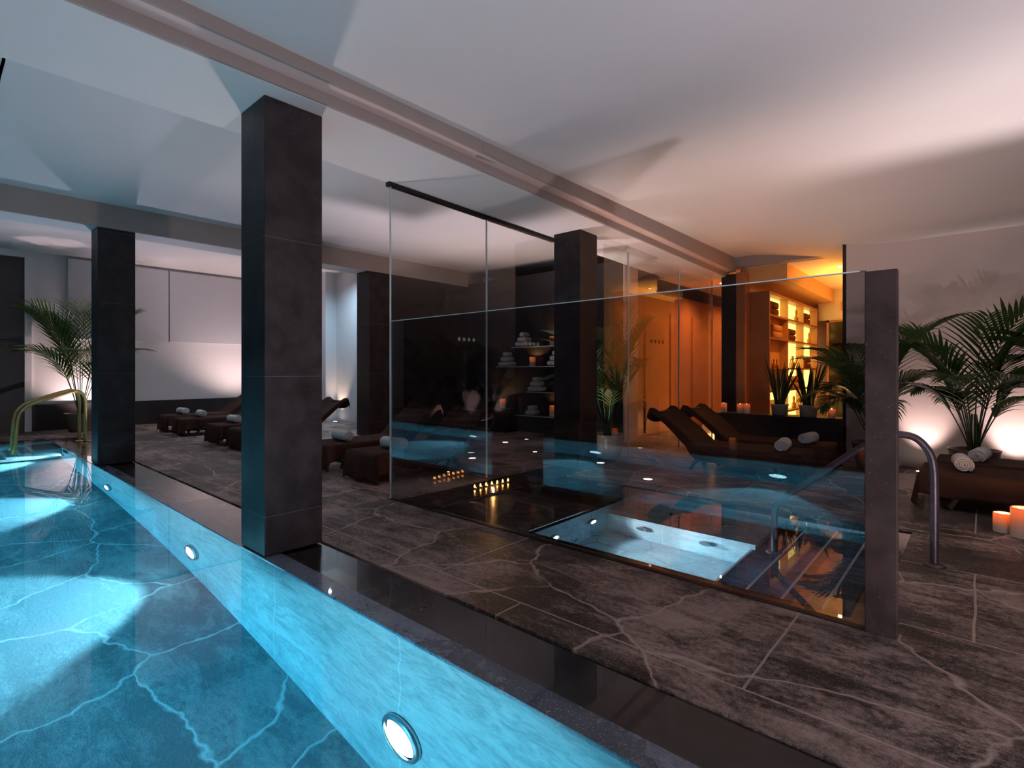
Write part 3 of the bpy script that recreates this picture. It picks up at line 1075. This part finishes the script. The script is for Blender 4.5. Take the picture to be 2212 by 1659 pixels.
# ================================================================== PALMS
def make_palm(name, label, loc, H, spread, nf, pr, ph_, seed, pot=True, potmat='pot', fronds_cfg=None, base_h=None, cat='potted palm', droop=1., lim=None):
    rnd = random.Random(seed)
    t = thing(name, label, cat, loc, 0, 'potted palms')
    if pot:
        MB().lathe([(pr * .62, 0), (pr * .70, .01), (pr * .88, ph_ * .5), (pr * .98, ph_ * .93), (pr * 1.03, ph_), (pr * .93, ph_), (pr * .9, ph_ - .05)], n=36).build('pot', M[potmat], t)
        MB().lathe([(pr * .9, ph_ - .06), (pr * .5, ph_ - .045), (.001, ph_ - .04)], n=24, cap=False).build('soil', M['soil'], t)
    z0 = ph_ - .04
    for i in range(nf):
        az = 2 * pi * i / nf * 1.0 + rnd.uniform(-.35, .35)
        lv = (i * 7 % nf) / max(1, nf - 1)          # 0 = upright inner frond, 1 = arching outer frond
        Ls = (H - z0) * (1.06 - .42 * lv) + rnd.uniform(-.05, .05)
        rad = spread * (.25 + .75 * lv)
        base = Vector((.03 * cos(az), .03 * sin(az), z0))
        hd = Vector((cos(az), sin(az), 0))
        n = 26
        pts = []
        th = radians(6 + 12 * lv)
        p = base.copy()
        bend = radians((52 + 60 * lv) * droop) / n
        for k in range(n + 1):
            pts.append(p.copy())
            tt = k / n
            th += bend * (.25 if tt < .45 else 1.5) * (1 + .2 * sin(k))
            p = p + (hd * sin(th) + Vector((0, 0, cos(th)))) * Ls / n
        # scale radial reach
        mb = MB()
        mb.tube(pts[::2], .009, 5, lambda u: 1.0 - .75 * u)
        side = Vector((-sin(az), cos(az), 0))
        nl = 17
        fp = smooth_path(pts, 1)
        for k in range(nl):
            u = .40 + .60 * (k / (nl - 1))
            fi = u * n
            i0 = min(int(fi), n - 1)
            q = pts[i0].lerp(pts[i0 + 1], fi - i0)
            d = (pts[i0 + 1] - pts[i0]).normalized()
            nrm = side.cross(d).normalized()
            ll = Ls * .33 * (sin(pi * min(1, (u - .40) / .6 * .74 + .20)) ** .8) + .05
            for s in (-1, 1):
                fwd = .75 + .9 * (u - .4) / .6
                dr = (side * s + d * (fwd + .15) - nrm * .0 + Vector((0, 0, .28)) ).normalized()
                w = .016 + .006 * rnd.random()
                l2 = ll * rnd.uniform(.85, 1.1)
                prev = None
                nseg = 4
                c = q.copy()
                dd = dr.copy()
                wd = dd.cross(Vector((0, 0, 1))).normalized()
                for m_ in range(nseg + 1):
                    ws = w * (.45, 1., .95, .6, .03)[m_]
                    va = mb.bm.verts.new(c - wd * ws)
                    vm = mb.bm.verts.new(c - Vector((0, 0, ws * .5)))
                    vb = mb.bm.verts.new(c + wd * ws)
                    if prev:
                        mb.bm.faces.new((prev[0], prev[1], vm, va)).smooth = True
                        mb.bm.faces.new((prev[1], prev[2], vb, vm)).smooth = True
                    prev = (va, vm, vb)
                    dd = (dd + Vector((0, 0, -.07 - .075 * m_ * droop * (.4 + lv)))).normalized()
                    c = c + dd * l2 / nseg
        for v in mb.bm.verts:      # fronds that meet a wall, pane or pillar bend along it
            if lim:
                v.co.x = min(max(v.co.x, lim[0] - loc[0]), lim[1] - loc[0])
                v.co.y = min(max(v.co.y, lim[2] - loc[1]), lim[3] - loc[1])
            v.co.z = max(v.co.z, .1)
        o = mb.build('frond', M['leaf'], t)
    mb = MB()
    for i in range(5):
        a = 1.3 * i
        mb.tube([(.05 * cos(a), .05 * sin(a), z0 - .02), (.045 * cos(a), .045 * sin(a), z0 + .22), (.02 * cos(a), .02 * sin(a), z0 + .45)], .018, 7, lambda u: 1 - .5 * u)
    mb.build('stem', M['stem'], t)
    return t
make_palm('potted_palm', 'potted palm in a taupe pot beside the far left pillar and handrails', (-14.35, 2.22, 0), 2.75, 1.0, 14, .27, .40, 3, lim=(-15.08, -12, .3, 4.6))
make_palm('potted_palm', 'potted palm in a cream pot behind the glass right of the middle pillar', (-4.14, 6.80, 0), 2.35, .9, 13, .25, .36, 11, potmat='pot_light', droop=.95, lim=(-5.6, -3.83, 6.18, 8.3))
make_palm('potted_palm', 'large dark palm against the beige wall behind the right loungers', (-.04, 8.20, 0), 2.15, .8, 15, .24, .38, 5, lim=(-1.5, 1.6, 6.8, 8.46))
make_palm('potted_palm', 'dark palm partly hidden behind the brown stone post', (-1.02, 8.20, 0), 2.05, .8, 13, .24, .38, 23, droop=1.15, lim=(-2.5, .5, 6.8, 8.46))
make_palm('potted_palm', 'dark palm fronds reaching in at the right edge of the picture', (.98, 8.15, 0), 2.2, .8, 13, .24, .38, 31, lim=(-1, 2.6, 6.8, 8.46))

def snake_plant(loc, label, seed, r=.125, h=.17):
    rnd = random.Random(seed)
    t = thing('snake_plant', label, 'snake plant', loc, 0, 'snake plants on the ledge')
    MB().lathe([(r * .86, 0), (r * .98, h * .9), (r * 1.06, h * .92), (r * 1.06, h), (r * .92, h), (r * .9, h - .03)], n=28).build('pot', M['pot_light'], t)
    MB().lathe([(r * .9, h - .035), (.001, h - .03)], n=20, cap=False).build('soil', M['soil'], t)
    mb = MB()
    for i in range(17):
        az = rnd.uniform(0, 6.28)
        lean = rnd.uniform(.05, .55)
        L = rnd.uniform(.38, .82) * (1.12 - lean * .4)
        tw = rnd.uniform(-.8, .8)
        b = Vector((.06 * cos(az), .06 * sin(az), h - .03))
        prev = None
        for k in range(9):
            u = k / 8
            c = b + Vector((cos(az) * lean * L * u ** 1.4, sin(az) * lean * L * u ** 1.4, L * u * (1 - .15 * lean)))
            wa = az + pi / 2 + tw * u
            w = .030 * (.55 + 1.1 * u if u < .4 else 1 - ((u - .4) / .6) ** 2) + .001
            wd = Vector((cos(wa), sin(wa), 0))
            nn = wd.cross(Vector((0, 0, 1))) * .008
            cur = (mb.bm.verts.new(c - wd * w), mb.bm.verts.new(c + nn), mb.bm.verts.new(c + wd * w), mb.bm.verts.new(c - nn * .3))
            if prev:
                for q in range(4):
                    mb.bm.faces.new((prev[q], prev[(q + 1) % 4], cur[(q + 1) % 4], cur[q])).smooth = True
            prev = cur
    mb.build('foliage', M['leaf'], t)
    return t

# ================================================================== LEDGE
o = MB().box(-3.3, -1.48, 8.80, 9.15, 0, .575).build('low_wall', M['black_wall'])
tag(o, 'black low wall behind the middle loungers, below the snake plants', 'low wall')
o2 = MB().box(-3.3, -1.48, 8.78, 9.17, .575, .605).build('top_slab', M['black_wall'], o)
snake_plant((-2.34, 8.97, .605), 'left snake plant in a cream pot on the black ledge', 4)
snake_plant((-1.93, 8.93, .605), 'right snake plant in a cream pot on the black ledge', 9, r=.13, h=.175)

# ================================================================== CANDLES
def candle(loc, r, h, label, seed=1, light=1.2, group='pillar candles', wob=.02):
    t = thing('pillar_candle', label, 'candle', loc, 0, group)
    rnd = random.Random(seed)
    d = h * .30
    MB().lathe([(r * .97, 0), (r, .01), (r, h * .6), (r * .985, h - .008), (r * .93, h), (r * .80, h - .006), (r * .70, h - d * .7), (r * .4, h - d), (.004, h - d)], n=28, wob=wob, seed=seed, cap=False).build('wax_body', M['wax'], t)
    MB().tube([(0, 0, h - d), (0, 0, h - d + .018)], .0015, 6).build('wick', M['black_metal'], t)
    MB().lathe([(.001, 0), (.006, .006), (.007, .012), (.004, .024), (.0006, .036)], (0, 0, h - d + .012), n=10, cap=False).build('flame', M['flame'], t)
    lamp('candle_glow', 'POINT', Vector(loc) + Vector((0, 0, h - d + .03)), light * 3.2, (1, .48, .16), radius=.012)
    return t
candle((-3.20, 8.95, .605), .048, .155, 'single pillar candle at the left end of the black ledge', 1)
candle((-2.94, 8.97, .605), .052, .15, 'left one of the candle pair standing on the black ledge', 2)
candle((-2.83, 8.94, .605), .052, .155, 'right one of the candle pair standing on the black ledge', 3)
candle((-1.62, 8.92, .605), .048, .13, 'candle at the right end of the black ledge under the palm', 4)
candle((.145, 5.80, 0), .058, .155, 'short lit candle on the floor at the right edge', 5, 2.2)
candle((.262, 5.70, 0), .075, .235, 'tall thick candle on the floor at the right edge', 6, 1.6)
for k, x in enumerate((-1.2, -3.0, -5.2, -8.2)):
    candle((x, -2.5, 0), .06, .2, 'candle on the near pool deck, ' + ['closest to the brown post', 'second of four', 'third of four', 'farthest to the left'][k], 20 + k, 1.2)
# tea lights
tl = thing('tealight', 'small tea light in the row on the black slab beside the plunge pool', 'tea light', (0, 0, 0), 0, 'row of tea lights')
MB().lathe([(.019, 0), (.020, .002), (.020, .016), (.0175, .016), (.0175, .011), (.001, .011)], n=18, cap=False).build('cup', M['steel'], tl)
MB().lathe([(.001, 0), (.0075, .006), (.009, .012), (.005, .024), (.0006, .034)], (0, 0, .012), n=10, cap=False).build('flame', M['tflame'], tl)
for k in range(7):
    o = tl if k == 0 else copy_tree(tl)
    o['label'] = ['nearest', 'second', 'third', 'middle', 'fifth', 'sixth', 'farthest'][k] + ' tea light in the row of seven on the black slab'
    o.location = (-4.13 + .008 * k, 4.02 + .082 * k, .006)
lamp('tealight_glow', 'POINT', (-4.09, 4.27, .06), 2.4, (1, .48, .14), radius=.006)

# ================================================================== WALL SHELVES ON THE BLACK WALL
shelf_items = [  # x0, x1, z
    (-7.35, -6.0, 1.80), (-7.80, -6.0, 1.395), (-6.95, -6.0, .875), (-7.25, -6.0, .385)]
names = ['top', 'second', 'third', 'lowest']
for (x0, x1, z), nm in zip(shelf_items, names):
    t = thing('wall_shelf', f'{nm} glass-edged shelf on the black wall behind the glass', 'shelf', ((x0 + x1) / 2, 8.36, z), 0, 'shelves on the black wall')
    w = (x1 - x0) / 2
    MB().box(-w, w, -.13, .135, -.018, 0).build('shelf_board', M['black_metal'], t)
    MB().box(-w, w, -.136, -.130, -.018, 0).build('front_edge', M['glass_edge'], t)
roll = spiral_towel()
bmesh.ops.scale(roll.bm, vec=(.62, .715, .715), verts=roll.bm.verts)
roll = roll.build('rolled_towel', M['towel'])
first = True
RR = .0575
def pile(x, y, z, rows, where):
    global first
    n = 0
    for lv, cnt in enumerate(rows):
        for k in range(cnt):
            o = roll if first else roll.copy()
            if not first:
                COL.objects.link(o)
            first = False
            o.location = (x + (k - (cnt - 1) / 2) * RR * 2.0, y, z + RR * .95 + lv * RR * 1.74)
            o.rotation_euler = (0, 0, R90 + .02 * n)
            row = 'bottom' if lv == 0 else ('top' if lv == len(rows) - 1 else 'middle')
            pos = {1: 'single', 2: ('left', 'right')[k] if cnt == 2 else '', 3: ('left', 'centre', 'right')[k] if cnt == 3 else ''}[cnt]
            tag(o, f'{pos} {row} white towel roll in the pile {where}', 'towel', 'small towel rolls on the wall shelves')
            n += 1
pile(-7.10, 8.36, 1.80, (3, 2, 1), 'on the top shelf')
pile(-7.58, 8.36, 1.395, (3, 2, 1), 'at the left of the second shelf')
pile(-6.25, 8.36, 1.395, (3, 2, 1), 'at the right of the second shelf')
pile(-6.76, 8.36, .875, (3, 2, 1), 'on the third shelf')
pile(-6.88, 8.36, .385, (2, 1), 'on the lowest shelf')
candle((-6.36, 8.36, 1.80), .06, .19, 'thick candle on the top shelf of the black wall', 40, 4.)
candle((-6.88, 8.36, 1.395), .062, .19, 'thick candle in the middle of the second shelf', 41, 4.)
candle((-6.36, 8.36, .385), .062, .22, 'thick candle on the lowest shelf of the black wall', 42, 4.)
candle((-7.62, 8.25, .50), .058, .20, 'thick candle on the black plinth left of the wall shelves', 43, 4.)
o = MB().box(-7.85, -7.4, 8.1, 8.48, 0, .50).build('plinth', M['black_wall'], bevel=.004)
tag(o, 'low black plinth against the black wall carrying one candle', 'plinth')

# ================================================================== BACKLIT SHELF UNIT
UX, UY0, UY1, UZ = -2.88, 10.42, 14.2, 2.78
unit = thing('shelf_unit', 'tall wooden shelf unit with glowing yellow back panels', 'shelf unit', (UX - .2, (UY0 + UY1) / 2, 0))
UL = Vector(unit.location)
def ub(mb, n, m, bevel=0.):
    o = mb.build(n, m, bevel=bevel)
    o.parent = unit
    o.matrix_parent_inverse = Matrix.Translation(-UL)
    return o
ub(MB().box(UX - .42, UX, UY0 - .05, UY0, 0, UZ), 'side_panel', M['walnut'])
ub(MB().box(UX - .42, UX, UY1, UY1 + .05, 0, UZ), 'side_panel', M['walnut'])
ub(MB().box(UX - .42, UX, UY0, UY1, UZ - .05, UZ), 'top_board', M['walnut'])
ub(MB().box(UX - .19, UX - .17, UY0, UY1, 0, UZ), 'back_board', M['lightwood'])
bays = [UY0 + (UY1 - UY0) * k / 3 for k in range(4)]
for b in bays[1:3]:
    ub(MB().box(UX - .17, UX - .01, b - .012, b + .012, 0, UZ - .05), 'divider', M['lightwood'])
lev = [0.06, .50, .93, 1.36, 1.93, 2.36]
for z in lev:
    ub(MB().box(UX - .17, UX, UY0, UY1, z - .035, z), 'shelf_board', M['shelfwood'])
lit = {(0, 4 + 1): 1, (1, 5): 1, (2, 5): 1, (1, 4): 1, (2, 4): 1, (1, 3): 1, (2, 3): .5, (1, 2): 1, (2, 2): 1, (0, 1): 1, (1, 1): 1, (2, 1): 1, (1, 0): 1, (0, 0): 1, (2, 0): 1}
for (b, l) in lit:
    ztop = (lev + [UZ - .05])[l + 1] - (.035 if l < 5 else 0)
    ub(MB().box(UX - .169, UX - .16, bays[b] + .015, bays[b + 1] - .015, lev[l] + .002, ztop - .002), 'light_panel', M['backlit'])

def folded(x, y, z, w, d, h, mat, label, group='folded towels in the shelf unit'):
    mb = MB()
    n = 14
    ring = []
    # rounded fold profile in x-z, extruded in y
    pr = [(d / 2 * (1 if abs(c) < 1e-9 else 1) * (abs(c) ** .35) * (1 if c > 0 else -1), h / 2 + h / 2 * (abs(s) ** .6) * (1 if s > 0 else -1)) for c, s in ((cos(2 * pi * k / n), sin(2 * pi * k / n)) for k in range(n))]
    a = [mb.bm.verts.new((p, -w / 2, q)) for p, q in pr]
    b = [mb.bm.verts.new((p, w / 2, q)) for p, q in pr]
    mb.bm.faces.new(a)
    mb.bm.faces.new(list(reversed(b)))
    for k in range(n):
        mb.bm.faces.new((a[k], a[(k + 1) % n], b[(k + 1) % n], b[k])).smooth = True
    mb.box(d / 2 - .002, d / 2 + .003, -w / 2 + .004, w / 2 - .004, h * .46, h * .54)
    o = mb.build('folded_towel', mat)
    o.location = (x, y, z)
    return tag(o, label, 'towel', group)
def bay_c(b):
    return (bays[b] + bays[b + 1]) / 2
SXC = UX - .08
def stack(b, l, mat, col, cnt, h, w=.42, dy=0., where=''):
    for k in range(cnt):
        folded(SXC, bay_c(b) + dy, lev[l] + k * h, w, .145, h - .002, mat, f'{col} folded towel, {"lower" if k == 0 else "upper"} of two {where}')
stack(0, 5, M['towel_brown'], 'dark brown', 2, .13, dy=-.25, where='in the top left bay')
stack(2, 5, M['towel_brown'], 'dark brown', 2, .12, dy=-.25, where='in the top far bay')
stack(0, 4, M['towel_orange'], 'tan', 2, .13, .6, dy=-.1, where='in the second row, left bay')
stack(1, 4, M['towel_brown'], 'brown', 2, .12, dy=-.25, where='in the second row, middle bay')
stack(2, 3, M['towel_brown'], 'brown', 2, .12, dy=-.2, where='in the third row, far bay')
stack(0, 1, M['towel_orange'], 'tan', 2, .12, dy=-.1, where='in the low row, left bay')
for c in range(4):
    for k in range(2):
        folded(SXC, bays[1] + .2 + c * .26, lev[2] + k * .13, .24, .145, .128, M['towel_orange'], f'tan folded towel, {"lower" if k == 0 else "upper"} row, {("first", "second", "third", "last")[c]} in the middle bay block')
def bottle(b, l, dy, label, r=.045, h=.26):
    o = MB().lathe([(r * .8, 0), (r, .02), (r, h * .38), (r * .55, h * .5), (r * .42, h * .6), (r * .55, h * .7), (r * .5, h * .9), (r * .28, h), (.001, h)], n=20, cap=False).build('glass_bottle', M['bottle'])
    o.location = (SXC, bay_c(b) + dy, lev[l])
    tag(o, label, 'bottle', 'bottles in the shelf unit')
bottle(1, 5, .3, 'amber bottle in the top middle bay')
bottle(2, 4, .2, 'amber bottle in the second row, far bay')
bottle(1, 3, .0, 'amber bottle in the third row, middle bay')
bottle(1, 1, .1, 'amber bottle in the low middle bay behind the plants')
bottle(0, 3, -.1, 'small amber bottle, nearer one in the third row left bay', .03, .17)
bottle(0, 3, .1, 'small amber bottle, farther one in the third row left bay', .03, .17)

# far end of the amber room: shower cabin and vent
t = thing('shower_cabin', 'dark glass shower cabin at the end of the amber-lit room', 'shower', (-1.9, 14.3, 0))
MB().box(-.75, .65, 0, .03, 0, 2.45).build('glass_door', M['shower'], t)
MB().box(-.80, -.75, -.02, .05, 0, 2.5).box(.65, .70, -.02, .05, 0, 2.5).box(-.8, .7, -.02, .05, 2.45, 2.5).build('door_frame', M['walnut'], t)
MB().tube([(-.45, -.04, 1.05), (.4, -.04, 1.05)], .015, 8).build('handle', M['steel'], t)
MB().tube([(-.12, -.10, 1.1), (-.12, -.10, 2.3)], .018, 8).build('shower_pipe', M['steel'], t)
MB().lathe([(.01, 0), (.07, -.02), (.07, -.035)], (-.12, -.12, 2.33), n=16).build('shower_head', M['steel'], t)
lamp('shower_spot', 'SPOT', (-2.1, 14.15, 2.5), 12, (1, .8, .6), (0, .08, -1), 40, .5, .02)
t = thing('air_vent', 'slatted air vent in the wall above the shower cabin', 'vent', (-2.0, 14.98, 2.75))
MB().box(-.42, .42, -.02, 0, -.11, .11).build('frame', M['lightwood'], t)
mb = MB()
for k in range(7):
    mb.box(-.38, .38, -.03, -.018, -.09 + k * .027, -.078 + k * .027)
mb.build('slat', M['shelfwood'], t)
struct('trim_13', MB().box(-2.88, -1.2, 14.33, 14.98, 2.5, 3.22), M['plaster'], 'plaster bulkhead over the shower cabin')
t.location = (-2.0, 14.33, 2.82)

# warm lamps of the amber room, after one added cool fill by the far left wall
for i, (x, y, z, e, c) in enumerate(((-11.3, 6.3, 3.86, 110, (.55, .80, 1)), (-1.9, 11.2, 3.21, 130, (1, .36, .055)), (-1.9, 13.2, 3.21, 110, (1, .38, .06)), (-4.35, 9.4, 3.6, 130, (1, .36, .12)), (-4.2, 11.6, 3.21, 230, (1, .36, .10)), (-4.2, 13.6, 3.21, 120, (1, .42, .12)))):
    t = thing('ceiling_spotlight', ['added cool fill light before the pale far left wall', 'warm downlight nearest in the amber room ceiling', 'warm downlight farther back in the amber room ceiling', 'warm downlight above the glass by the wood wall',
                                    'warm downlight in the corridor by the wood wall', 'warm downlight at the end of the wood wall corridor'][i], 'ceiling light', (x, y, z), 0, 'warm recessed downlights')
    MB().lathe([(.045, .004), (.045, -.006), (.033, -.006), (.033, .0)], n=20, cap=False).build('ring', M['steel'], t)
    MB().lathe([(.033, -.003), (.001, -.002)], n=20, cap=False).build('lens', M['uplens'], t)
    lamp('downlight_spot', 'SPOT', (x, y, z - .02), e, c, (0, 0, -1), 150, .9, .03)
lamp('ledge_strip', 'AREA', (-1.9, 12.6, 2.46), 40, (1, .38, .06), (0, 0, 1), radius=(.5, 3.0))
lamp('corridor_glow', 'POINT', (-4.1, 10.8, .12), 18, (1, .42, .12), radius=.04)

# ================================================================== FLOOR UPLIGHTS
for i, (x, y, e, c, d, sz) in enumerate(UPLIGHTS):
    lab = ['floor uplight right of the candles, outside the view', 'added fill light beside the camera position', 'floor uplight behind the plunge pool by the middle lounger', 'floor uplight behind the tall glass wall',
           'floor uplight near the black shelf wall', 'floor uplight behind the far left potted palm', 'floor uplight at the foot of the left wall by the loungers', 'floor uplight under the head of the third lounger pair',
           'floor uplight on the beige wall behind the brown post', 'floor uplight on the beige wall behind the large palm', 'floor uplight below the palm in the cream pot', 'added fill light hidden behind the far left pillar', 'added fill light on the slate, hidden by the nearest pillar'][i]
    t = thing('floor_uplight', lab, 'floor light', (x, y, 0), 0, 'recessed floor uplights')
    MB().lathe([(.075, 0), (.075, .006), (.055, .008)], n=24, cap=False).build('ring', M['steel'], t)
    MB().lathe([(.055, .004), (.001, .005)], n=24, cap=False).build('lens', M['uplens'], t)
    lamp('uplight_spot', 'SPOT', (x, y, .03), e, c, d, sz, .8, .06)
for k, (x, y) in enumerate(((-3.35, 8.0), (-4.6, 7.9), (-6.4, 7.6), (-5.3, 6.5), (-2.4, 8.5), (-5.6, 8.1))):
    t = thing('floor_uplight', ['small floor light by the right glass joint', 'small floor light behind the cream pot', 'small floor light under the wall shelves', 'small floor light behind the tall glass seam', 'small floor light behind the middle loungers', 'small floor light in front of the black wall'][k], 'floor light', (x, y, 0), 0, 'recessed floor uplights')
    MB().lathe([(.05, 0), (.05, .005), (.036, .006)], n=20, cap=False).build('ring', M['steel'], t)
    MB().lathe([(.036, .003), (.001, .004)], n=20, cap=False).build('lens', M['uplens'], t)
